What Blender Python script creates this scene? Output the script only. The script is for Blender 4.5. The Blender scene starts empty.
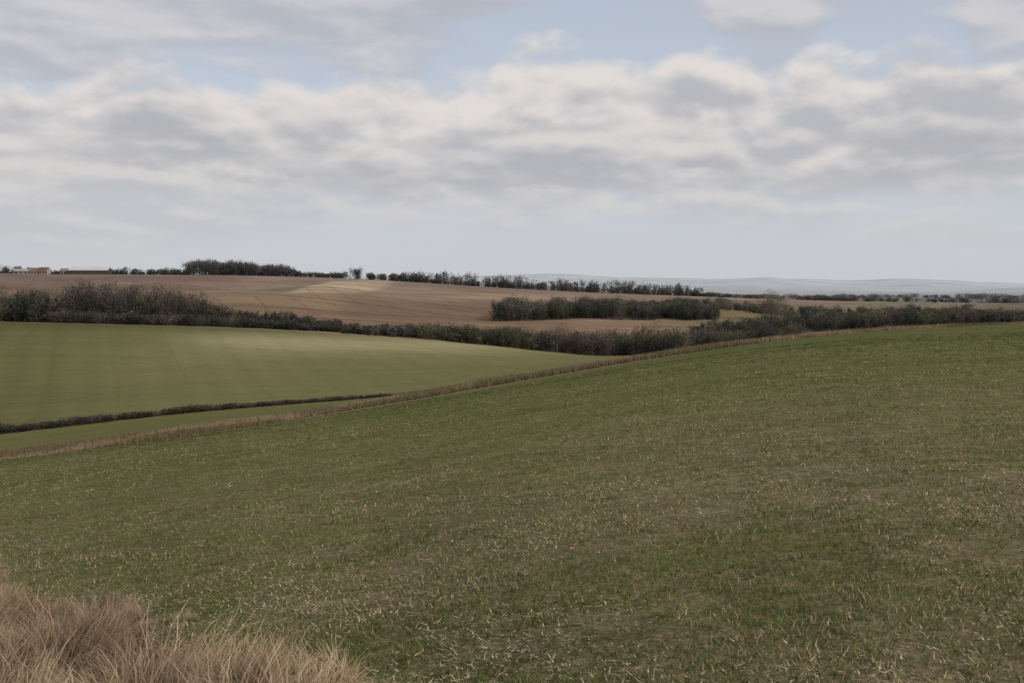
import bpy, math, numpy as np
from mathutils import Vector
rng=np.random.default_rng(7)
F=995.0; HV=283.0; EYE=1.7
scene=bpy.context.scene
scene.view_settings.view_transform='Standard'
scene.view_settings.look='None'
scene.view_settings.exposure=0

# ---------------------------------------------------------------- noise
def _h(ix,iy,s):
    v=np.sin(ix*127.1+iy*311.7+s*74.7)*43758.5453
    return v-np.floor(v)
def vn(x,y,s=0):
    ix=np.floor(x);iy=np.floor(y);fx=x-ix;fy=y-iy
    fx=fx*fx*(3-2*fx);fy=fy*fy*(3-2*fy)
    a=_h(ix,iy,s);b=_h(ix+1,iy,s);c=_h(ix,iy+1,s);d=_h(ix+1,iy+1,s)
    return (a*(1-fx)+b*fx)*(1-fy)+(c*(1-fx)+d*fx)*fy
def fbm(x,y,s=0,o=4):
    t=0;a=.5;n=0
    for i in range(o):
        t=t+a*vn(x*2**i+i*17.3,y*2**i-i*9.1,s+i);n+=a;a*=.5
    return t/n
def sm(a,b,x):
    t=np.clip((x-a)/(b-a),0,1);return t*t*(3-2*t)

# ---------------------------------------------------------------- terrain controls
UG=np.arange(-300,1331,5.0)
def curve(pairs,sig=28):
    xs,ys=zip(*pairs);y=np.interp(UG,xs,ys)
    k=np.arange(-20,21)*5.0;w=np.exp(-k*k/(2*sig*sig));w/=w.sum()
    return np.convolve(np.pad(y,20,mode='edge'),w,mode='valid')
def dz(D,V): return D,EYE-D*(V-HV)/F
Dstrip=curve([(-300,165),(0,170),(200,180),(400,200),(600,220),(800,260),(1024,320),(1300,380)])
Vstrip=curve([(-300,500),(0,462),(100,449),(200,434),(300,419),(400,402),(500,385),(600,367),(700,351),(800,338),(900,330),(1024,324.5),(1300,319)])
A1=dz(Dstrip,Vstrip)
sA=-A1[1]/A1[0]
A0=(Dstrip*.5,-Dstrip*.5*sA*.94)
Q0=(Dstrip*.12,-Dstrip*.12*sA*.90)
SW=19.
A2D=Dstrip+SW
B1=dz(curve([(-300,255),(0,260),(200,268),(400,290),(600,330),(800,370),(1024,430),(1300,480)]),
      curve([(-300,460),(0,435),(100,423),(200,412),(300,404),(400,396),(500,379.5),(600,362.5),(700,353),(800,346),(900,340),(1024,335),(1300,330)]))
slope=(B1[1]-A1[1])/(B1[0]-A1[0])
A2=(A2D,A1[1]+SW*slope*.85)
B2=(B1[0]+7,B1[1]-.2)
C=dz(curve([(-300,480),(1300,480)])+0,
     curve([(-300,320),(0,322),(200,327),(300,331),(400,338),(500,347),(600,358),(700,353),(800,345),(900,338),(1024,332),(1300,328)]))
Dm=dz(curve([(-300,570),(1300,570)]),
     curve([(-300,321),(0,322),(200,325),(300,326),(400,332),(500,342),(600,350),(700,343),(800,336),(900,330),(1024,325),(1300,322)]))
E=dz(curve([(-300,800),(1300,800)]),
     curve([(-300,299),(0,300),(200,304),(300,308),(400,312),(500,318),(600,322),(700,323),(800,320),(900,318),(1024,316),(1300,314)]))
Fk=dz(curve([(-300,1500),(1300,1500)]),
     curve([(-300,272),(0,274),(200,275),(300,276.5),(400,281),(500,288),(600,293),(700,296.5),(800,300),(900,302),(1024,303.5),(1300,304)]))
Gk=dz(curve([(-300,2500),(1300,2500)]),
     curve([(-300,287),(400,290),(600,297),(800,297),(1024,297),(1300,297)]))
Hk=dz(curve([(-300,6000),(1300,6000)]),curve([(-300,287),(700,288),(1300,289)]))
H2=dz(curve([(-300,7600),(1300,7600)]),curve([(-300,283),(600,284.5),(700,284),(760,280.5),(800,283),(850,286.5),(940,283),(1024,288),(1300,285)],14))
rid=(vn(UG/70,UG*0,3)-.5)*3.0+(vn(UG/24,UG*0,5)-.5)*1.4
Ik=dz(curve([(-300,10500),(1300,10500)]),curve([(-300,278),(400,276),(500,275),(600,275.5),(700,278),(800,278.5),(900,279.5),(1024,284),(1300,285)])+rid)
Jk=(UG*0+14000,UG*0-60.)
Kk=(UG*0+26000,UG*0-260.)
ZERO=(UG*0,UG*0)
KN=[ZERO,Q0,A0,A1,A2,B1,B2,C,Dm,E,Fk,Gk,Hk,H2,Ik,Jk,Kk]
KD=np.array([k[0] for k in KN]);KZ=np.array([k[1] for k in KN])
nk=len(KN)
dD=np.diff(KD,axis=0);m=np.diff(KZ,axis=0)/dD
S=np.zeros_like(KD)
for i in range(1,nk-1):
    a=m[i-1];b=m[i];w1=2*dD[i]+dD[i-1];w2=dD[i]+2*dD[i-1]
    ok=(a*b)>0
    den=np.where(ok,w1/np.where(ok,a,1)+w2/np.where(ok,b,1),1)
    S[i]=np.where(ok,(w1+w2)/den,0)
S[0]=m[0];S[-1]=m[-1]
LIM=math.radians(35)
def azparam(x,y):
    az=np.arctan2(x,y);r=np.hypot(x,y);a=np.abs(az)
    ua=np.where(a<=LIM,F*np.tan(np.minimum(a,LIM)),F*math.tan(LIM)*(1-(a-LIM)/(math.pi-LIM)))
    u=512+np.sign(az)*ua
    d=r*np.cos(np.minimum(a,LIM))
    return u,d
def gather(arr,u):
    t=np.clip((u-UG[0])/5.0,0,len(UG)-1.001);i=t.astype(int);f=t-i
    return arr[:,i]*(1-f)+arr[:,i+1]*f
def ht0(u,d):
    n=u.size;out=np.zeros(n)
    for s in range(0,n,100000):
        uu=u[s:s+100000];dd=np.minimum(d[s:s+100000],25900)
        kd=gather(KD,uu);kz=gather(KZ,uu);ks=gather(S,uu)
        i=np.clip((kd<=dd[None]).sum(0)-1,0,nk-2);j=np.arange(uu.size)
        x0=kd[i,j];x1=kd[i+1,j];h=x1-x0;t=(dd-x0)/h
        z0=kz[i,j];z1=kz[i+1,j];s0=ks[i,j];s1=ks[i+1,j]
        t2=t*t;t3=t2*t
        out[s:s+100000]=z0*(2*t3-3*t2+1)+h*s0*(t3-2*t2+t)+z1*(-2*t3+3*t2)+h*s1*(t3-t2)
    return out
def height(x,y):
    x=np.atleast_1d(np.asarray(x,float));y=np.atleast_1d(np.asarray(y,float))
    u,d=azparam(x,y)
    z=ht0(u,d)
    z+= (fbm(x/1.1,y/1.1,11,3)-.5)*.08*sm(1.,4,d)*(1-sm(60,120,d))
    z+= (fbm(x/14,y/14,12,2)-.5)*.30*sm(6,20,d)*(1-sm(150,400,d))
    z+= (fbm(x/190,y/230,14,2)-.5)*26.0*sm(570,950,d)*(1-sm(1150,1480,d))
    z+= (fbm(x/120,y/120,15,2)-.5)*3.0*sm(290,360,d)*(1-sm(420,475,d))
    z+= (fbm(x/900,y/700,16,3)-.5)*50.0*sm(2500,3500,d)*(1-sm(5000,9000,d))
    return z
def cu(arr,u): return np.interp(u,UG,arr)

# ---------------------------------------------------------------- mesh helpers
def make_mesh(name,verts,faces,cols=None,mats=(),matidx=None,smooth=False,k=None):
    verts=np.asarray(verts,np.float32);faces=np.asarray(faces,np.int32);k=faces.shape[1]
    me=bpy.data.meshes.new(name)
    me.vertices.add(len(verts));me.vertices.foreach_set('co',verts.ravel())
    me.loops.add(faces.size);me.loops.foreach_set('vertex_index',faces.ravel())
    me.polygons.add(len(faces))
    me.polygons.foreach_set('loop_start',np.arange(0,faces.size,k,dtype=np.int32))
    try: me.polygons.foreach_set('loop_total',np.full(len(faces),k,np.int32))
    except Exception: pass
    if smooth: me.polygons.foreach_set('use_smooth',np.ones(len(faces),bool))
    if matidx is not None: me.polygons.foreach_set('material_index',np.asarray(matidx,np.int32))
    if cols is not None:
        at=me.color_attributes.new('Col','FLOAT_COLOR','POINT')
        c=np.ones((len(verts),4),np.float32);c[:,:3]=cols
        at.data.foreach_set('color',c.ravel())
    for mt in mats: me.materials.append(mt)
    me.update(calc_edges=True);me.validate()
    ob=bpy.data.objects.new(name,me);scene.collection.objects.link(ob)
    return ob

# ---------------------------------------------------------------- materials
def new_mat(name):
    mt=bpy.data.materials.new(name);mt.use_nodes=True
    nt=mt.node_tree;nt.nodes.clear()
    o=nt.nodes.new('ShaderNodeOutputMaterial')
    b=nt.nodes.new('ShaderNodeBsdfDiffuse')
    nt.links.new(b.outputs[0],o.inputs[0])
    return mt,nt,b
def noise_node(nt,vec,scale,detail=5,rough=.6):
    n=nt.nodes.new('ShaderNodeTexNoise');n.inputs['Scale'].default_value=scale
    n.inputs['Detail'].default_value=detail;n.inputs['Roughness'].default_value=rough
    nt.links.new(vec,n.inputs['Vector']);return n.outputs['Fac']
def mrange(nt,v,a,b,c,d):
    n=nt.nodes.new('ShaderNodeMapRange');nt.links.new(v,n.inputs[0])
    for i,q in enumerate((a,b,c,d)): n.inputs[i+1].default_value=q
    return n.outputs[0]
def mul(nt,a,b):
    n=nt.nodes.new('ShaderNodeMath');n.operation='MULTIPLY';nt.links.new(a,n.inputs[0]);
    nt.links.new(b,n.inputs[1]);return n.outputs[0]
def vscale(nt,col,f):
    n=nt.nodes.new('ShaderNodeVectorMath');n.operation='SCALE'
    nt.links.new(col,n.inputs[0]);nt.links.new(f,n.inputs['Scale']);return n.outputs[0]
def mixc(nt,f,a,b):
    n=nt.nodes.new('ShaderNodeMix');n.data_type='RGBA'
    nt.links.new(f,n.inputs[0])
    for i,q in ((6,a),(7,b)):
        if isinstance(q,tuple): n.inputs[i].default_value=(*q,1)
        else: nt.links.new(q,n.inputs[i])
    return n.outputs[2]
def ground_mat(name,scales,tints=(),bump=None,stretch=None):
    mt,nt,b=new_mat(name)
    at=nt.nodes.new('ShaderNodeAttribute');at.attribute_name='Col'
    g=nt.nodes.new('ShaderNodeNewGeometry');pos=g.outputs['Position']
    if stretch:
        mp=nt.nodes.new('ShaderNodeMapping');mp.inputs['Rotation'].default_value=(0,0,stretch[0])
        mp.inputs['Scale'].default_value=(stretch[1],stretch[2],1);nt.links.new(pos,mp.inputs[0]);pos2=mp.outputs[0]
    else: pos2=pos
    f=None
    for sc,lo,hi in scales:
        v=mrange(nt,noise_node(nt,pos2,sc),.3,.7,lo,hi)
        f=v if f is None else mul(nt,f,v)
    c=vscale(nt,at.outputs['Color'],f)
    for tint,tsc,tlo,thi,tamt in tints:
        tf=mrange(nt,noise_node(nt,pos2,tsc,6,.7),tlo,thi,0,tamt)
        c=mixc(nt,tf,c,tint)
    nt.links.new(c,b.inputs[0])
    if bump:
        bn=nt.nodes.new('ShaderNodeBump');bn.inputs['Distance'].default_value=bump[1];bn.inputs['Strength'].default_value=bump[2]
        nt.links.new(noise_node(nt,pos,bump[0],6,.75),bn.inputs['Height']);nt.links.new(bn.outputs[0],b.inputs['Normal'])
    return mt
M_near=ground_mat('winter_wheat_ground',[(.06,.9,1.12),(.45,.84,1.18),(3,.70,1.32),(28,.5,1.55)],
    [((.44,.35,.23),19,.53,.70,.8),((.27,.21,.12),1.1,.52,.74,.35),((.075,.115,.035),9,.52,.68,.55)],(14,.07,1.))
M_strip=ground_mat('dry_grass_verge',[(.15,.8,1.2),(1.5,.75,1.25)],bump=(3,.3,.8))
M_mid=ground_mat('pasture',[(.012,.92,1.08),(.08,.92,1.08),(1.2,.84,1.16)],[((.24,.19,.11),.9,.54,.8,.3)],bump=(1.5,.15,.5),stretch=(math.radians(-62),.25,1.6))
M_far=ground_mat('ploughed_earth',[(.006,.82,1.18),(.05,.80,1.20),(.5,.82,1.18)],stretch=(math.radians(68),.35,1.8))
M_dist=ground_mat('distant_country',[(.0012,.95,1.05),(.005,.96,1.04)],[((.27,.30,.34),.0022,.5,.6,.4)])  # pale blue-grey tint paints distance haze into the surface
def attr_mat(name,transl=0.):
    mt,nt,b=new_mat(name)
    at=nt.nodes.new('ShaderNodeAttribute');at.attribute_name='Col'
    g=nt.nodes.new('ShaderNodeNewGeometry')
    f=mrange(nt,noise_node(nt,g.outputs['Position'],.7,2),.3,.7,.85,1.15)
    c=vscale(nt,at.outputs['Color'],f)
    nt.links.new(c,b.inputs[0])
    if transl:
        t=nt.nodes.new('ShaderNodeBsdfTranslucent');nt.links.new(c,t.inputs[0])
        mx=nt.nodes.new('ShaderNodeMixShader');mx.inputs[0].default_value=transl
        nt.links.new(b.outputs[0],mx.inputs[1]);nt.links.new(t.outputs[0],mx.inputs[2])
        o=[n for n in nt.nodes if n.type=='OUTPUT_MATERIAL'][0];nt.links.new(mx.outputs[0],o.inputs[0])
    return mt
M_blade=attr_mat('grass_blades',.3)
M_twig=attr_mat('twigs_and_foliage',.25)
M_wood=attr_mat('weathered_wood')
M_wall=attr_mat('farm_building_surface')

# ---------------------------------------------------------------- terrain mesh
NC=860
azs=np.concatenate([np.linspace(-180,-36,60,endpoint=False),np.linspace(-36,36,NC),np.linspace(36,180,61)[1:]])
azs=np.radians(azs)
segs=[(None,3,190,0),(3,4,6,1),(4,5,22,2),(5,6,4,3),(6,7,60,2),(7,8,14,4),(8,9,40,4),(9,10,60,4),(10,11,14,5),(11,12,30,5),(12,13,12,5),(13,14,16,5),(14,15,4,5),(15,16,4,5)]
ux=np.sin(azs);uy=np.cos(azs)
uu,dd1=azparam(ux,uy)
rows=[];rmat=[]
kdu=gather(KD,uu)
for a,b,n,mi in segs:
    t=np.arange(n)/n
    if a is None:
        lo=np.full_like(uu,.5);hi=kdu[b]
        rr=[lo*(hi/lo)**q for q in t]
    else:
        lo=kdu[a];hi=kdu[b];rr=[lo*(hi/lo)**q for q in t]
    rows+=rr;rmat+=[mi]*n
rows.append(kdu[16]*.99);R=np.array(rows)/dd1[None]
nr,nc=R.shape
X=(R*ux[None]).ravel();Y=(R*uy[None]).ravel()
Z=height(X,Y)
U,Dd=azparam(X,Y)
V=HV+F*(EYE-ht0(U,Dd))/np.maximum(Dd,.1)
N=X.size;col=np.zeros((N,3))
def blend(mask,c):
    global col
    mask=np.clip(mask,0,1)[:,None];col=col*(1-mask)+np.array(c)[None]*mask
RI=np.repeat(np.arange(nr),nc)
bounds=np.cumsum([0]+[s[2] for s in segs])
# near crop, base colour lowered to stand for cloud shade
n1=fbm(X/22,Y/22,21,3);n2=fbm(X/4,Y/4,22,3)
col[:]=(.082,.096,.033)
blend((1-sm(8,90,Dd))*.85,(.128,.128,.054))
blend((1-sm(4,32,Dd))*.85,(.220,.172,.105))
blend(sm(.45,.65,n1)*.4,(.140,.124,.060))
blend(sm(60,150,Dd)*sm(350,800,U)*.6,(.062,.078,.027))  # cloud shadow on the far right, painted into the crop colour
rowp=((Y*.97-.2*X)/1.6+.35*fbm(X/6,Y/6,25,2))%1
blend((np.abs(rowp-.5)<.12)*.16*(1-sm(40,90,Dd)),(.07,.08,.03))
for k,off in enumerate((36,58,82,112)):
    ln=Y-(off+.16*X)+1.2*(n1-.5)
    blend(np.exp(-(ln/.8)**2)*.38,(.045,.052,.022))
    ln=ln-2.0
    blend(np.exp(-(ln/.5)**2)*.25,(.045,.052,.022))
sel=(RI>=bounds[1]-1)&(RI<=bounds[2])
col[sel]=(.20,.15,.095)
sel=(RI>bounds[2])&(RI<=bounds[3]);col[sel]=(.120,.120,.050)
sel=(RI>bounds[3])&(RI<=bounds[4]);col[sel]=(.10,.085,.05)
# pasture
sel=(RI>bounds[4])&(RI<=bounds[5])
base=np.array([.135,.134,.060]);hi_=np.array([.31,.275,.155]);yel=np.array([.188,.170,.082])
w=np.exp(-((V-343-.02*(U-300))/9)**2)*sm(130,270,U)*(1-sm(430,600,U))*.75  # mask of the sunlit patch, painted as brighter pasture colour
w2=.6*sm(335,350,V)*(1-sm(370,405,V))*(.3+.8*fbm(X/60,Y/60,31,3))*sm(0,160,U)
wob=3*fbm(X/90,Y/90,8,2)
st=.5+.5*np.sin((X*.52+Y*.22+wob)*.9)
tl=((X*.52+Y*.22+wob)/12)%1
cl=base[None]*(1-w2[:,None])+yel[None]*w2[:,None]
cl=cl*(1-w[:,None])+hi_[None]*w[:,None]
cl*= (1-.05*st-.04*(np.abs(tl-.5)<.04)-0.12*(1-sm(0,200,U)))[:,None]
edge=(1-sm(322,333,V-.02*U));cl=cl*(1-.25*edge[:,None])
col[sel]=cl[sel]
# brown country
sel=(RI>bounds[5])&(RI<=bounds[8])
brown=np.array([.190,.130,.090]);red=np.array([.155,.102,.076]);tan=np.array([.36,.28,.18]);grn=np.array([.17,.145,.098])
cb=np.tile(brown,(N,1))
def bl(mask,c):
    global cb
    mask=np.clip(mask,0,1)[:,None];cb=cb*(1-mask)+np.array(c)[None]*mask
nb=fbm(X/120,Y/120,41,4)
bl(sm(.4,.65,nb)*.55,(.26,.188,.128))
bl((1-sm(-2,2,V-(291-.01*U)))*(1-sm(225,260,U))*.85,red)
bl(sm(296,304,V)*(1-sm(312,326,V))*sm(320,360,U)*(1-sm(480,520,U))*.55,(.140,.092,.068))
bl(sm(236,250,U+(V-285)*2)*(1-sm(300,318,U+(V-285)*5))*sm(281,283,V)*(1-sm(291,295,V)),grn)
bl(sm(300,312,U+(V-285)*5)*(1-sm(370,392,U+(V-285)*3))*sm(279.5,281,V)*(1-sm(287,294,V)),tan)
bl(sm(400,470,U)*(1-sm(560,640,U))*np.exp(-((V-297)/4)**2)*.6,(.30,.21,.14))  # sunlit crest painted in as paler earth
bl(sm(330,350,U)*(1-sm(470,520,U))*np.exp(-((V-(293+.035*(U-330)))/1.2)**2)*.6,(.29,.21,.145))
tr=np.abs(((X*.93+Y*.36+16*fbm(X/200,Y/200,3,2))/30)%1-.5)
bl((tr<.05)*.3,(.10,.07,.055))
tr2=np.abs(((X*.1+Y+90*fbm(X/240,Y/240,6,2))/95)%1-.5)
bl(np.exp(-(tr2/.06)**2)*.5,(.11,.075,.058))
bl(sm(565,575,U)*(1-sm(720,730,U))*sm(323.5,325,V)*(1-sm(334,337,V))*.8,(.24,.155,.108))
bl(sm(640,700,U)*sm(302,312,V)*.6,(.13,.12,.06))
bl(sm(820,880,U)*.5,(.14,.13,.07))
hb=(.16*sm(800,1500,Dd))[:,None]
cb=cb*(1-hb)+np.array([.28,.285,.31])[None]*hb  # distance haze mixed into the earth colour
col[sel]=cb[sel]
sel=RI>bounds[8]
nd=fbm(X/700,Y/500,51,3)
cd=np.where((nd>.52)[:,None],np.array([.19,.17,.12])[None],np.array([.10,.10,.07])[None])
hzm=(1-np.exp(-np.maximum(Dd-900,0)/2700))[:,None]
cd=cd*(1-hzm)+np.array([.46,.485,.525])[None]*hzm  # aerial haze baked into the far land's surface colour
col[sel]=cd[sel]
verts=np.stack([X,Y,Z],1)
i=np.arange(nr-1)[:,None]*nc+np.arange(nc-1)[None]
fc=np.stack([i,i+1,i+1+nc,i+nc],-1).reshape(-1,4)
mi=np.repeat(np.array(rmat)[:,None],nc-1,1).ravel()
fc=fc[:,::-1]
cv=np.array([[0,0,0]]);capidx=len(verts);verts=np.vstack([verts,cv]);col=np.vstack([col,[[.12,.12,.05]]])
j=np.arange(0,nc-2,2);cap=np.stack([np.full(len(j),capidx),j+2,j+1,j],1)
fc=np.vstack([fc,cap]);mi=np.concatenate([mi,np.zeros(len(cap),int)])
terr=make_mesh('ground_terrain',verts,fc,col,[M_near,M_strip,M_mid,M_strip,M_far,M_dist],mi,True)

# ---------------------------------------------------------------- blades
def blades(name,x,y,z,L,wd,lean,cols,mat,segs=1,base_dark=.6,curl=1.3):
    n=len(x);az=rng.uniform(0,2*np.pi,n)if not isinstance(lean,tuple) else lean[1]
    ln=lean if not isinstance(lean,tuple) else lean[0]
    dx=np.cos(az);dy=np.sin(az)
    pa=rng.uniform(0,2*np.pi,n);px=np.cos(pa)*wd/2;py=np.sin(pa)*wd/2
    B=np.stack([x,y,z],1);P=np.stack([px,py,px*0],1)
    if segs==1:
        tip=B+np.stack([dx*np.sin(ln)*L,dy*np.sin(ln)*L,np.cos(ln)*L],1)
        v=np.stack([B-P,B+P,tip],1).reshape(-1,3)
        f=np.arange(3*n).reshape(-1,3)
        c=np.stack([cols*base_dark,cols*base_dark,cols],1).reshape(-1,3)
        return make_mesh(name,v,f,c,[mat])
    pts=[B-P,B+P];cc=[cols*base_dark]*2;cur=B.copy();a=ln*.4
    fs=[];wob=rng.normal(0,.4,(segs,n))
    for s in range(segs):
        a2=a+ln*(s/segs)*curl;b2=az+wob[s]
        cur=cur+np.stack([np.cos(b2)*np.sin(a2)*L/segs,np.sin(b2)*np.sin(a2)*L/segs,np.cos(a2)*L/segs],1)
        k=1-(s+1)/segs*.9
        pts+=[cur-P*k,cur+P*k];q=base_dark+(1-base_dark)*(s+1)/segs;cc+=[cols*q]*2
    m_=len(pts);v=np.stack(pts,1).reshape(-1,3);c=np.stack(cc,1).reshape(-1,3)
    o=np.arange(n)*m_
    for s in range(segs): fs.append(np.stack([o+2*s,o+2*s+1,o+2*s+3,o+2*s+2],1))
    return make_mesh(name,v,np.vstack(fs),c,[mat])
def in_tuss(x,y):
    ax,ay,bx,by=-5.75,11.0,-1.55,6.4
    nx,ny=-(by-ay),(bx-ax);l=math.hypot(nx,ny)
    return -((x-ax)*nx+(y-ay)*ny)/l + (vn(x*1.1,y*1.1,61)-.5)*.8
# winter wheat rosettes
n=80000
d=3.2*(110/3.2)**rng.random(n);u=rng.uniform(-220,1250,n);x=(u-512)/F*d;y=d
keep=(rng.random(n)<(.25+.85*sm(.32,.62,.6*fbm(x/.9,y/.9,71,3)+.4*fbm(x/5,y/5,78,2))))&(in_tuss(x,y)<.1)
x=x[keep];y=y[keep];d=d[keep];nb_=7
idx=np.repeat(np.arange(len(x)),nb_);sc=(1+d/30)
x0=x[idx]+rng.normal(0,.028,len(idx))*sc[idx];y0=y[idx]+rng.normal(0,.028,len(idx))*sc[idx];d=d[idx];n=len(x0);z0=height(x0,y0)-.004
pn=fbm(x0/1.3,y0/1.3,72,3);pl=fbm(x0/9,y0/9,73,2)
straw=rng.random(n)<np.clip(.17+.9*(pn-.45)+.7*(pl-.5)-.08*sm(15,60,d),.02,.6)
pc=(.6+.8*rng.random(len(x)))[idx]
g=np.array([.132,.178,.054])[None]*(pc*(.75+.5*rng.random(n)))[:,None]
g[:,0]*=(.85+.45*rng.random(n))
g*=(1-.42*sm(25,85,d))[:,None]
s_=np.array([.50,.39,.25])[None]*(.45+.75*rng.random(n))[:,None]*(1-.3*sm(25,85,d))[:,None]
cols=np.where(straw[:,None],s_,g)
L=(.018+.040*rng.random(n))*(1+d/55)
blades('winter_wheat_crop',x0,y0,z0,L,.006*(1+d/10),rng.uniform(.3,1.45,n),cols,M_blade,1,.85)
# straw litter lying flat
n=170000
d=3.2*(80/3.2)**rng.random(n);u=rng.uniform(-220,1250,n);x=(u-512)/F*d;y=d
pn=fbm(x/1.6,y/1.6,75,4);pm=fbm(x/7,y/4,76,2)
keep=(rng.random(n)<sm(.27,.66,pn*.6+pm*.4)*(1-.5*sm(20,60,d)))&(in_tuss(x,y)<.3)
x=x[keep];y=y[keep];d=d[keep];n=len(x);z=height(x,y)+.012+.02*rng.random(n)
cols=np.array([.62,.51,.37])[None]*(.3+.85*rng.random(n)**1.4)[:,None]
blades('straw_litter',x,y,z,(.012+.05*rng.random(n)**2)*(1+d/40),.008*(1+d/16),rng.uniform(1.1,1.6,n),cols,M_blade,1,1.)
# dry tussocks
px=rng.uniform(-11,0.3,3000);py=rng.uniform(2.5,12.8,3000);k=in_tuss(px,py)>0
px=px[k];py=py[k]
sel=[]
for a,b in zip(px,py):
    if all((a-c)**2+(b-e)**2>.23**2 for c,e in sel): sel.append((a,b))
sel=np.array(sel);nt_=len(sel)
size=.34+.9*rng.random(nt_)**1.5;size*=.6+.5*sm(0,.8,in_tuss(sel[:,0],sel[:,1]))
nb_=430
idx=np.repeat(np.arange(nt_),nb_);n=len(idx)
az=rng.uniform(0,2*np.pi,n);rr=.2*np.sqrt(rng.random(n))*size[idx]
x=sel[idx,0]+rr*np.cos(az);y=sel[idx,1]+rr*np.sin(az);z=height(x,y)-.02
comb=rng.uniform(0,2*np.pi,nt_);ca=rng.uniform(.4,2.0,nt_)[idx]
vx=np.cos(az)+ca*np.cos(comb[idx])-.4;vy=np.sin(az)+ca*np.sin(comb[idx])
az2=np.arctan2(vy,vx)+rng.normal(0,.5,n)
tc=np.array([.68,.515,.35])[None]*(.60+.6*rng.random(nt_))[:,None]
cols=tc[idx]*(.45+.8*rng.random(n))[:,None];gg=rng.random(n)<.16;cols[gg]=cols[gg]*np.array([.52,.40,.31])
cols=np.minimum(cols,.8)
L=(.20+.32*rng.random(n))*size[idx]
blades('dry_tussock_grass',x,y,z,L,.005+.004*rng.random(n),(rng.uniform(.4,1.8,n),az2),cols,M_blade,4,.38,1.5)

# verge strip tall grass
n=90000
u=rng.uniform(-230,1230,n);dA=cu(KD[3],u);d=dA-1.5+rng.random(n)*(SW+2)+rng.normal(0,.8,n);x=(u-512)/F*d;y=d;z=height(x,y)-.02
f=(.6+.8*fbm(x/6,y/6,81,3))*(1+.7*sm(300,500,u))
cols=np.array([.35,.262,.17])[None]*(.5+.8*rng.random(n))[:,None]
gz=fbm(x/15,y/15,82,2)>.54;cols[gz]*=np.array([.62,.68,.6])
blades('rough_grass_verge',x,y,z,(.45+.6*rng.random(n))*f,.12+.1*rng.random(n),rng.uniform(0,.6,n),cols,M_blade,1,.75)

# ---------------------------------------------------------------- fence
def boxes(P,sx,sy,sz):
    v=[];f=[]
    for (x,y,z,a,h) in P:
        b=len(v)
        for zz,kx in ((0,1),(h,.85)):
            for ex,ey in ((-1,-1),(1,-1),(1,1),(-1,1)):
                lx=ex*sx*kx;ly=ey*sy*kx
                v.append((x+lx*math.cos(a)-ly*math.sin(a),y+lx*math.sin(a)+ly*math.cos(a),z+zz))
        f+=[(b,b+1,b+5,b+4),(b+1,b+2,b+6,b+5),(b+2,b+3,b+7,b+6),(b+3,b,b+4,b+7),(b+4,b+5,b+6,b+7)]
    return v,f
us=np.linspace(-200,1220,3000);dA=cu(KD[3],us)+1
fx=(us-512)/F*dA;fy=dA;cum=np.concatenate([[0],np.cumsum(np.hypot(np.diff(fx),np.diff(fy)))])
ps=np.arange(0,cum[-1],3.6);qx=np.interp(ps,cum,fx);qy=np.interp(ps,cum,fy);qz=height(qx,qy)
P=[(a,b,c-.1,rng.uniform(0,1),1.65+rng.normal(0,.1)) for a,b,c in zip(qx,qy,qz)]
v,f=boxes(P,.09,.09,1)
for hgt in (.45,.8,1.15):
    for i in range(len(qx)-1):
        b=len(v);r_=.012
        for k in (i,i+1):
            v+=[(qx[k],qy[k],qz[k]+hgt-r_),(qx[k],qy[k],qz[k]+hgt+r_)]
        f.append((b,b+2,b+3,b+1))
c=np.tile(np.array([.09,.075,.06]),(len(v),1))*rng.uniform(.7,1.2,(len(v),1))
make_mesh('wire_fence',v,f,c,[M_wood])

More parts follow.
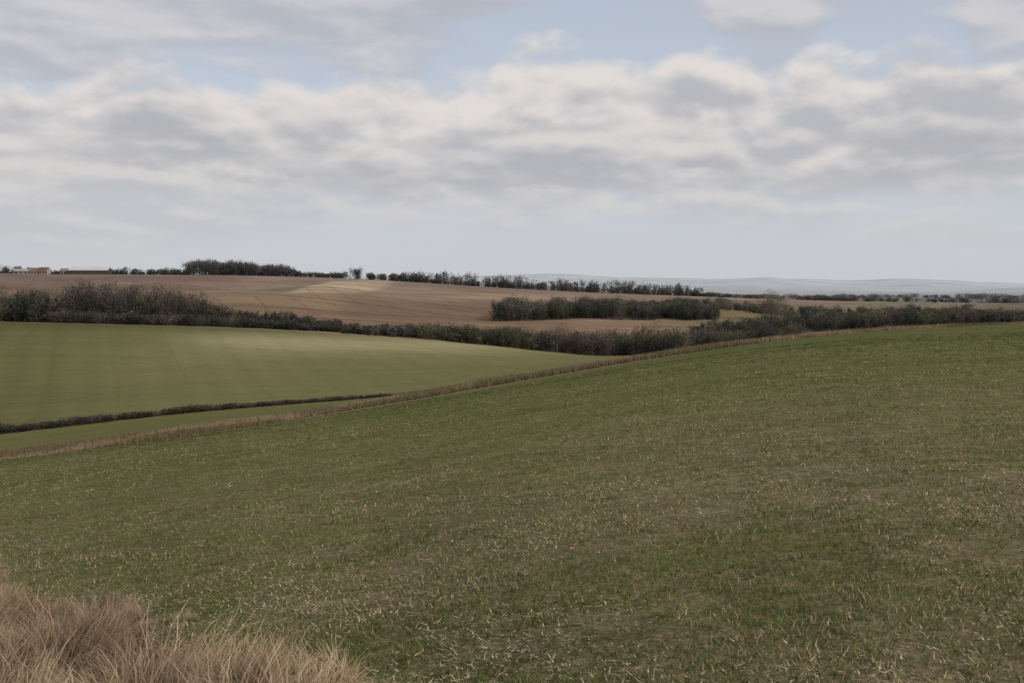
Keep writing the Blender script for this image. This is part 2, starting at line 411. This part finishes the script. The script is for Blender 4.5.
# ---------------------------------------------------------------- trees
def trees(name,tx,ty,h,w,tc,ntri,tw=1.0,low=.12,sink=.0,fill=.35):
    T=len(tx);tz=height(tx,ty)-sink
    nl=9
    la=rng.uniform(0,2*np.pi,(T,nl));lr=rng.uniform(.05,.75,(T,nl))
    lz=rng.uniform(low,.8,(T,nl));lR=rng.uniform(.16,.36,(T,nl))
    idx=np.repeat(np.arange(T),ntri);n=len(idx);li=rng.integers(0,nl,n)
    v=rng.normal(size=(n,3));v/=np.linalg.norm(v,axis=1)[:,None]
    rad=rng.random(n)**.45*(1+.25*(rng.random(n)<.15))
    A=la[idx,li];ww=w[idx]/2;hh=h[idx]
    q=np.stack([np.cos(A)*lr[idx,li]*ww+v[:,0]*rad*lR[idx,li]*ww*1.5,
                np.sin(A)*lr[idx,li]*ww+v[:,1]*rad*lR[idx,li]*ww*1.5,
                lz[idx,li]*hh+v[:,2]*rad*lR[idx,li]*hh*.62],1)
    fl=rng.random(n)<fill
    q[fl]=np.stack([rng.normal(0,.42,n)*ww,rng.normal(0,.42,n)*ww,rng.random(n)**1.1*hh*.75],1)[fl]
    q[:,2]=np.clip(q[:,2],.02*hh,hh*1.02)
    c0=np.stack([tx[idx],ty[idx],tz[idx]],1)+q
    s=tw*(.5+.8*rng.random(n))
    dirv=q*np.array([1,1,.6]);dirv/=np.linalg.norm(dirv,axis=1)[:,None]+1e-6
    dirv=dirv+rng.normal(0,.55,(n,3))+np.array([0,0,.25]);dirv/=np.linalg.norm(dirv,axis=1)[:,None]
    pv=np.cross(dirv,rng.normal(size=(n,3)));pv/=np.linalg.norm(pv,axis=1)[:,None]
    p0=c0-pv*s[:,None]*.22-dirv*s[:,None]*.5;p1=c0+pv*s[:,None]*.22-dirv*s[:,None]*.5;p2=c0+dirv*s[:,None]*.7
    V_=np.stack([p0,p1,p2],1).reshape(-1,3);Fc=np.arange(3*n).reshape(-1,3)
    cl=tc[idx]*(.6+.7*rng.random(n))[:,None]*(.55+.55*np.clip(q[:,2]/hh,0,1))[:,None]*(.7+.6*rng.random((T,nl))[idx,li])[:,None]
    Cc=np.repeat(cl,3,axis=0)
    vs=[];fs=[];cs=[];b=len(V_)
    for t in range(T):
        o=np.array([tx[t],ty[t],tz[t]-.3]);tip=o+np.array([rng.normal(0,.05)*w[t],rng.normal(0,.05)*w[t],h[t]*.8])
        segsL=[(o,tip,.016*h[t]+.04,.03)]
        for k in range(5):
            st=o+(tip-o)*rng.uniform(.2,.7);A=la[t,k]
            segsL.append((st,np.array([tx[t]+math.cos(A)*lr[t,k]*w[t]/2*1.2,ty[t]+math.sin(A)*lr[t,k]*w[t]/2*1.2,tz[t]+min(.97,lz[t,k]+.14)*h[t]]),.008*h[t]+.03,.02))
        for s0,s1,r0,r1 in segsL:
            bb=b+len(vs)
            for pp,r_ in ((s0,r0),(s1,r1)):
                for a in (0,2.094,4.189): vs.append(pp+np.array([math.cos(a)*r_,math.sin(a)*r_,0]))
            for a in range(3):
                c_=(a+1)%3
                fs.append((bb+a,bb+c_,bb+3+c_));fs.append((bb+a,bb+3+c_,bb+3+a))
            cs+= [tc[t]*.9]*6
    V_=np.vstack([V_,np.array(vs)]);Fc=np.vstack([Fc,np.array(fs)]);Cc=np.vstack([Cc,np.array(cs)])
    return make_mesh(name,V_,Fc,Cc,[M_twig])
BARE=np.array([.118,.098,.076]);DARK=np.array([.064,.059,.043]);EVER=np.array([.038,.048,.025]);TAN=np.array([.20,.160,.108]);OLIVE=np.array([.098,.098,.048])
def row(name,u0,u1,n,d0,d1,hk,probs,ntri,tw,wr=.75,hvar=.25,dline=None,sink=0.,fill=.35,low=.12,solo=False):
    u=rng.uniform(u0,u1,n);d=rng.uniform(d0,d1,n)
    if dline is not None: d=dline(u)+rng.uniform(d0,d1,n)
    xs,ys=zip(*hk);h=np.interp(u,xs,ys)*(1+rng.uniform(-hvar,hvar*.6,n))*(1 if solo else (.80+.42*vn(u/13,u*0,91)))
    w=h*wr*(.75+.7*rng.random(n))
    pal=np.array((BARE,DARK,EVER,TAN,OLIVE));cum=np.cumsum(probs)
    s=np.clip(vn(u/9,d/40,95)*.75+rng.random(n)*.25,0,.999)
    r_=np.argsort(np.argsort(s))/max(n,1);k=np.clip(np.searchsorted(cum,r_,side='right'),0,4)
    tc=pal[k]*(.8+.4*rng.random(n))[:,None]
    hz=(1-np.exp(-np.mean(d)/7500)) ;tc=tc*(1-hz)+np.array([.30,.33,.38])*hz  # haze blended into the tree colours by mean row distance
    return trees(name,(u-512)/F*d,d,h,w,tc,ntri,tw,sink=sink,fill=fill,low=low)
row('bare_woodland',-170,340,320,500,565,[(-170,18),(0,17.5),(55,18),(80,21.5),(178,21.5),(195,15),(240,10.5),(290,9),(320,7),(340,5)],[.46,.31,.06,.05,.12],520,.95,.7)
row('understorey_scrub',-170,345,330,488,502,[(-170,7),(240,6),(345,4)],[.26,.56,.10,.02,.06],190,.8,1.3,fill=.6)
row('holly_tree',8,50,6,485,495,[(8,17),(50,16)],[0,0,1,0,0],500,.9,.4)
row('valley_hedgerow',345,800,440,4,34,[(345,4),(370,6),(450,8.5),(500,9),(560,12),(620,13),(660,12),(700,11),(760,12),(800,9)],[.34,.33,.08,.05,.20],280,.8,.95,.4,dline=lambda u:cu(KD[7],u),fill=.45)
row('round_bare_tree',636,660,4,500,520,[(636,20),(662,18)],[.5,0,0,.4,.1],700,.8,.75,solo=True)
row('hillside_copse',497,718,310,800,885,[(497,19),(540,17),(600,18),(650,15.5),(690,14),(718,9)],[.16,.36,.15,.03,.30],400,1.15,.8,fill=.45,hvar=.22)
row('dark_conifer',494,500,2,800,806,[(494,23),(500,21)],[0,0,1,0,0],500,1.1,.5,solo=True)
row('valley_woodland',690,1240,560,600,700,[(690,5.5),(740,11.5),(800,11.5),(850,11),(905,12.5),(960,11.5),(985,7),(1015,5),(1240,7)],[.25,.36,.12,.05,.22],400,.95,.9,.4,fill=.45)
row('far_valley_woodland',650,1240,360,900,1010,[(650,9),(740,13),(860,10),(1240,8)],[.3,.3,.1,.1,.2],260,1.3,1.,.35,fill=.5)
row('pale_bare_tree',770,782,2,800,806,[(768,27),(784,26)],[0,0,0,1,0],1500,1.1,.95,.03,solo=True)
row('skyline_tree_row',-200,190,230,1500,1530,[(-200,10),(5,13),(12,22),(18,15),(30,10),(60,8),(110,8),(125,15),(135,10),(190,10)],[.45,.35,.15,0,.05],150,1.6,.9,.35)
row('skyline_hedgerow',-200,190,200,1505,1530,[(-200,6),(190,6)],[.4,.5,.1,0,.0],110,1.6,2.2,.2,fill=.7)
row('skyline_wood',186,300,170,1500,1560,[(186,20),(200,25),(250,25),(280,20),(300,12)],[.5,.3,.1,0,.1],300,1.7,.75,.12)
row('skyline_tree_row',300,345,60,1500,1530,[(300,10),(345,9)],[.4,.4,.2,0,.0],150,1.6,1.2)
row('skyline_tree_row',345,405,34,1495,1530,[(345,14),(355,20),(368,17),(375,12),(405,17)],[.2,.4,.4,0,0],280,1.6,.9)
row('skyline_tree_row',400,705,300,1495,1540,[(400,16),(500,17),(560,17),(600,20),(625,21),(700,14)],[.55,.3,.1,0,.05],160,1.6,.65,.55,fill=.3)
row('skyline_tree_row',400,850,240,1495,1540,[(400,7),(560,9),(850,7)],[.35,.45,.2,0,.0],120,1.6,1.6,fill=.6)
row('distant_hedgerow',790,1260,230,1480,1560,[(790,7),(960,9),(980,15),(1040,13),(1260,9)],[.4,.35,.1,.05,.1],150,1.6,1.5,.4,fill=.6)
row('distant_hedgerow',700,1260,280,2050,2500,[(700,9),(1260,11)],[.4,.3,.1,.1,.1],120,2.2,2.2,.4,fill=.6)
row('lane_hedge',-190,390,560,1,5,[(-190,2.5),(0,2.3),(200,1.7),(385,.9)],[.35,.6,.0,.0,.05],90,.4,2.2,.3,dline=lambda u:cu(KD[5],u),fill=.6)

# ---------------------------------------------------------------- farm buildings
def building(name,u,d,wid,dep,wall,roofh,rot,wallc,roofc,openings=3):
    x=(u-512)/F*d;y=d;z=float(height(x,y)[0])
    e=bpy.data.objects.new(name,None);e.location=(x,y,z);e.rotation_euler=(0,0,rot);scene.collection.objects.link(e)
    w=wid/2;q=dep/2
    def part(nm,v,f,c):
        me=bpy.data.meshes.new(nm);me.from_pydata(v,[],f);at=me.color_attributes.new('Col','FLOAT_COLOR','POINT')
        at.data.foreach_set('color',np.tile(np.array([*c,1],np.float32),len(v)));me.materials.append(M_wall)
        ob=bpy.data.objects.new(nm,me);scene.collection.objects.link(ob);ob.parent=e
    v=[(-w,-q,-1),(w,-q,-1),(w,q,-1),(-w,q,-1),(-w,-q,wall),(w,-q,wall),(w,q,wall),(-w,q,wall),(-w,0,wall+roofh),(w,0,wall+roofh)]
    part('walls',v,[(0,1,5,4),(2,3,7,6),(1,2,6,9,5),(3,0,4,8,7)],wallc)
    o=.5;t=.15
    part('roof',[(-w-o,-q-o,wall-.2+t),(w+o,-q-o,wall-.2+t),(w+o,0,wall+roofh+t),(-w-o,0,wall+roofh+t),(w+o,q+o,wall-.2+t),(-w-o,q+o,wall-.2+t)],[(0,1,2,3),(3,2,4,5)],roofc)
    for k in range(openings):
        cx=-w+wid*(k+.5)/openings;hw=min(2,wid/openings*.3)
        part('door' if k==0 else 'window',[(cx-hw,-q-.03,.1 if k==0 else 1),(cx+hw,-q-.03,.1 if k==0 else 1),(cx+hw,-q-.03,wall*.75),(cx-hw,-q-.03,wall*.75)],[(0,1,2,3)],(.05,.05,.05))
building('farm_barn',90,1480,58,16,6.0,4.5,.05,(.07,.062,.055),(.46,.46,.47),6)
building('farm_barn',66,1488,14,10,5.5,3.4,.2,(.2,.18,.16),(.2,.18,.16),3)
building('brick_farmhouse',44,1485,16,9,6,4.2,-.2,(.30,.24,.21),(.14,.09,.08),4)
building('brick_farmhouse',33,1484,12,9,5.5,4.0,.15,(.26,.20,.17),(.17,.13,.11),3)
building('farm_shed',22,1480,20,9,4.5,2.8,.1,(.24,.22,.2),(.30,.29,.28),3)

# ---------------------------------------------------------------- world
SUN_AZ=math.radians(125);SUN_EL=math.radians(31)
wd=bpy.data.worlds.new('World');scene.world=wd;wd.use_nodes=True;nt=wd.node_tree;nt.nodes.clear()
def M(op,a,b=None,c=None,clamp=False):
    n=nt.nodes.new('ShaderNodeMath');n.operation=op;n.use_clamp=clamp
    for i,q in enumerate((a,b,c)):
        if q is None: continue
        if isinstance(q,(int,float)): n.inputs[i].default_value=q
        else: nt.links.new(q,n.inputs[i])
    return n.outputs[0]
def SS(v,a,b,lo=0.,hi=1.):
    n=nt.nodes.new('ShaderNodeMapRange');n.interpolation_type='SMOOTHSTEP'
    nt.links.new(v,n.inputs[0])
    for i,q in enumerate((a,b,lo,hi)): n.inputs[i+1].default_value=q
    return n.outputs[0]
def MX(f,a,b):
    n=nt.nodes.new('ShaderNodeMix');n.data_type='RGBA'
    if isinstance(f,(int,float)): n.inputs[0].default_value=f
    else: nt.links.new(f,n.inputs[0])
    for i,q in ((6,a),(7,b)):
        if isinstance(q,tuple): n.inputs[i].default_value=(*q,1)
        else: nt.links.new(q,n.inputs[i])
    return n.outputs[2]
tcn=nt.nodes.new('ShaderNodeTexCoord');sp=nt.nodes.new('ShaderNodeSeparateXYZ');nt.links.new(tcn.outputs['Generated'],sp.inputs[0])
x_,y_,z_=sp.outputs
Ua=M('MULTIPLY',M('ARCTAN2',x_,y_),F)
rxy=M('SQRT',M('ADD',M('MULTIPLY',x_,x_),M('MULTIPLY',y_,y_)))
Va=M('MULTIPLY',M('ARCTAN2',z_,rxy),F)
Un=M('MULTIPLY_ADD',Ua,1/1400,.5,clamp=True)
def fcurve(pairs,lo=-50,hi=450):
    n=nt.nodes.new('ShaderNodeFloatCurve');cv=n.mapping.curves[0]
    pts=[]
    for u,v in pairs:
        a=math.atan((u-512)/F);uu_=(a*F)/1400+.5
        vv=F*math.atan((HV-v)/F*math.cos(a));pts.append((uu_,min(1,max(0,(vv-lo)/(hi-lo)))))
    pts=[(0,pts[0][1])]+pts+[(1,pts[-1][1])]
    cv.points[0].location=pts[0];cv.points[1].location=pts[-1]
    for p in pts[1:-1]: cv.points.new(*p)
    n.mapping.update();nt.links.new(Un,n.inputs['Value'])
    return M('MULTIPLY_ADD',n.outputs[0],hi-lo,lo)
def nz(su,sv,seed,du=0,dv=0,detail=6,rough=.5,dist=.1):
    cb_=nt.nodes.new('ShaderNodeCombineXYZ')
    nt.links.new(M('MULTIPLY_ADD',Ua,1/su,du/su),cb_.inputs[0]);nt.links.new(M('MULTIPLY_ADD',Va,1/sv,dv/sv),cb_.inputs[1])
    cb_.inputs[2].default_value=seed
    n=nt.nodes.new('ShaderNodeTexNoise');nt.links.new(cb_.outputs[0],n.inputs['Vector'])
    n.inputs['Scale'].default_value=1;n.inputs['Detail'].default_value=detail;n.inputs['Roughness'].default_value=rough;n.inputs['Distortion'].default_value=dist
    return n.outputs['Fac']
def layer(top,bot,seed,su,sv,amp,soft,bsoft,thick,bright,grey,amax=1.,k1=3.2,bamp=30):
    T=fcurve(top) if top else None;B=fcurve(bot)
    n1=nz(su,sv,seed);n2=nz(su,sv,seed,7,10);nl=nz(su*2.0,sv*1.6,seed+5,detail=3)
    dn=M('SUBTRACT',n1,.5)
    db=M('ADD',M('SUBTRACT',Va,B),M('MULTIPLY',dn,bamp*2))
    ab=SS(db,-bsoft,bsoft)
    if T is not None:
        dt=M('ADD',M('SUBTRACT',T,Va),M('MULTIPLY',dn,amp*2))
        at=SS(dt,-soft*.7,soft);al=M('MULTIPLY',at,ab)
        sh=M('MULTIPLY_ADD',dt,-1/thick,.95)
        sh=M('MAXIMUM',sh,.2)
    else:
        al=ab;sh=M('MINIMUM',M('MULTIPLY_ADD',db,1/thick,.15),.55)
    sh=M('ADD',sh,M('MULTIPLY',M('SUBTRACT',n1,n2),k1))
    sh=M('ADD',sh,M('MULTIPLY',M('SUBTRACT',nl,.5),2.4),clamp=True)
    return M('MULTIPLY',al,amax),MX(SS(sh,-.15,1.2),grey,bright)
sky=nt.nodes.new('ShaderNodeTexSky');sky.sky_type='NISHITA';sky.sun_disc=False
sky.sun_elevation=SUN_EL;sky.sun_rotation=SUN_AZ;sky.dust_density=1.0;sky.air_density=1.0
bg1=nt.nodes.new('ShaderNodeBackground');bg1.inputs[1].default_value=.12;nt.links.new(sky.outputs[0],bg1.inputs[0])
W=(.77,.725,.695);Gy=(.435,.445,.48)
veil=(.555,.595,.67)
va=SS(Va,60,330,.9,.70)
layers=[
 layer(None,[(-150,60),(0,76),(60,86),(130,68),(200,58),(300,62),(380,62),(430,42),(480,14),(560,-8),(690,-8),(712,24),(735,50),(765,56),(800,50),(825,18),(850,-4),(940,-4),(965,20),(985,50),(1030,60),(1150,60)],2.3,130,38,0,1,26,80,(.655,.635,.645),(.45,.465,.515),.85,2.8,62),
 layer([(-150,90),(0,84),(70,90),(100,76),(190,74),(235,96),(265,86),(330,80),(420,80),(480,82),(505,58),(560,50),(615,56),(645,74),(680,50),(740,58),(772,84),(808,58),(870,60),(930,50),(1000,62),(1150,60)],[(-150,190),(1150,190)],8.1,80,42,46,14,24,70,W,(.47,.475,.505),.97,3.2),
 layer([(-150,120),(0,128),(60,118),(120,112),(240,116),(300,144),(380,144),(470,152),(560,128),(640,126),(730,136),(775,162),(820,148),(890,114),(980,126),(1150,130)],[(-150,172),(150,158),(300,165),(400,186),(560,184),(740,180),(900,182),(1024,180),(1150,180)],14.7,95,34,36,13,16,38,(.72,.685,.665),Gy,.9,3.1,22),
 layer([(-150,170),(0,168),(120,160),(230,172),(300,196),(470,200),(555,188),(600,205),(690,182),(740,186),(790,205),(900,215),(955,212),(1000,222),(1150,215)],[(-150,270),(0,262),(200,248),(300,222),(500,222),(560,222),(700,214),(800,230),(960,240),(1150,240)],21.3,66,20,36,12,20,34,(.68,.65,.635),(.505,.52,.555),.85,3.0,28),
]
def BG(colr):
    b=nt.nodes.new('ShaderNodeBackground');b.inputs[1].default_value=1.
    if isinstance(colr,tuple): b.inputs[0].default_value=(*colr,1)
    else: nt.links.new(colr,b.inputs[0])
    return b.outputs[0]
def MS(f,a,b):
    n=nt.nodes.new('ShaderNodeMixShader');nt.links.new(f,n.inputs[0]);nt.links.new(a,n.inputs[1]);nt.links.new(b,n.inputs[2]);return n.outputs[0]
res=MS(va,bg1.outputs[0],BG(veil))
for al,cc_ in layers: res=MS(al,res,BG(cc_))
hzf=SS(Va,0,130,.72,0)
res=MS(hzf,res,BG((.57,.58,.605)))
wo=nt.nodes.new('ShaderNodeOutputWorld');nt.links.new(res,wo.inputs[0])
wd.cycles.sampling_method='MANUAL';wd.cycles.sample_map_resolution=512

# ---------------------------------------------------------------- sun
sd=bpy.data.lights.new('sun','SUN');sd.energy=2.8;sd.angle=math.radians(4);sd.color=(1,.93,.82)
so=bpy.data.objects.new('sun',sd);scene.collection.objects.link(so)
dirv=Vector((math.cos(SUN_EL)*math.sin(SUN_AZ),math.cos(SUN_EL)*math.cos(SUN_AZ),math.sin(SUN_EL)))
so.rotation_euler=dirv.to_track_quat('Z','Y').to_euler();so.location=(0,0,50)

# ---------------------------------------------------------------- camera
cd_=bpy.data.cameras.new('camera');cam=bpy.data.objects.new('camera',cd_);scene.collection.objects.link(cam)
cd_.sensor_width=36;cd_.lens=36*F/1024;cd_.shift_y=-(341.5-HV)/1024
cam.location=(0,0,EYE);cam.rotation_euler=(math.radians(90),0,0)
cd_.clip_start=.1;cd_.clip_end=60000
scene.camera=cam
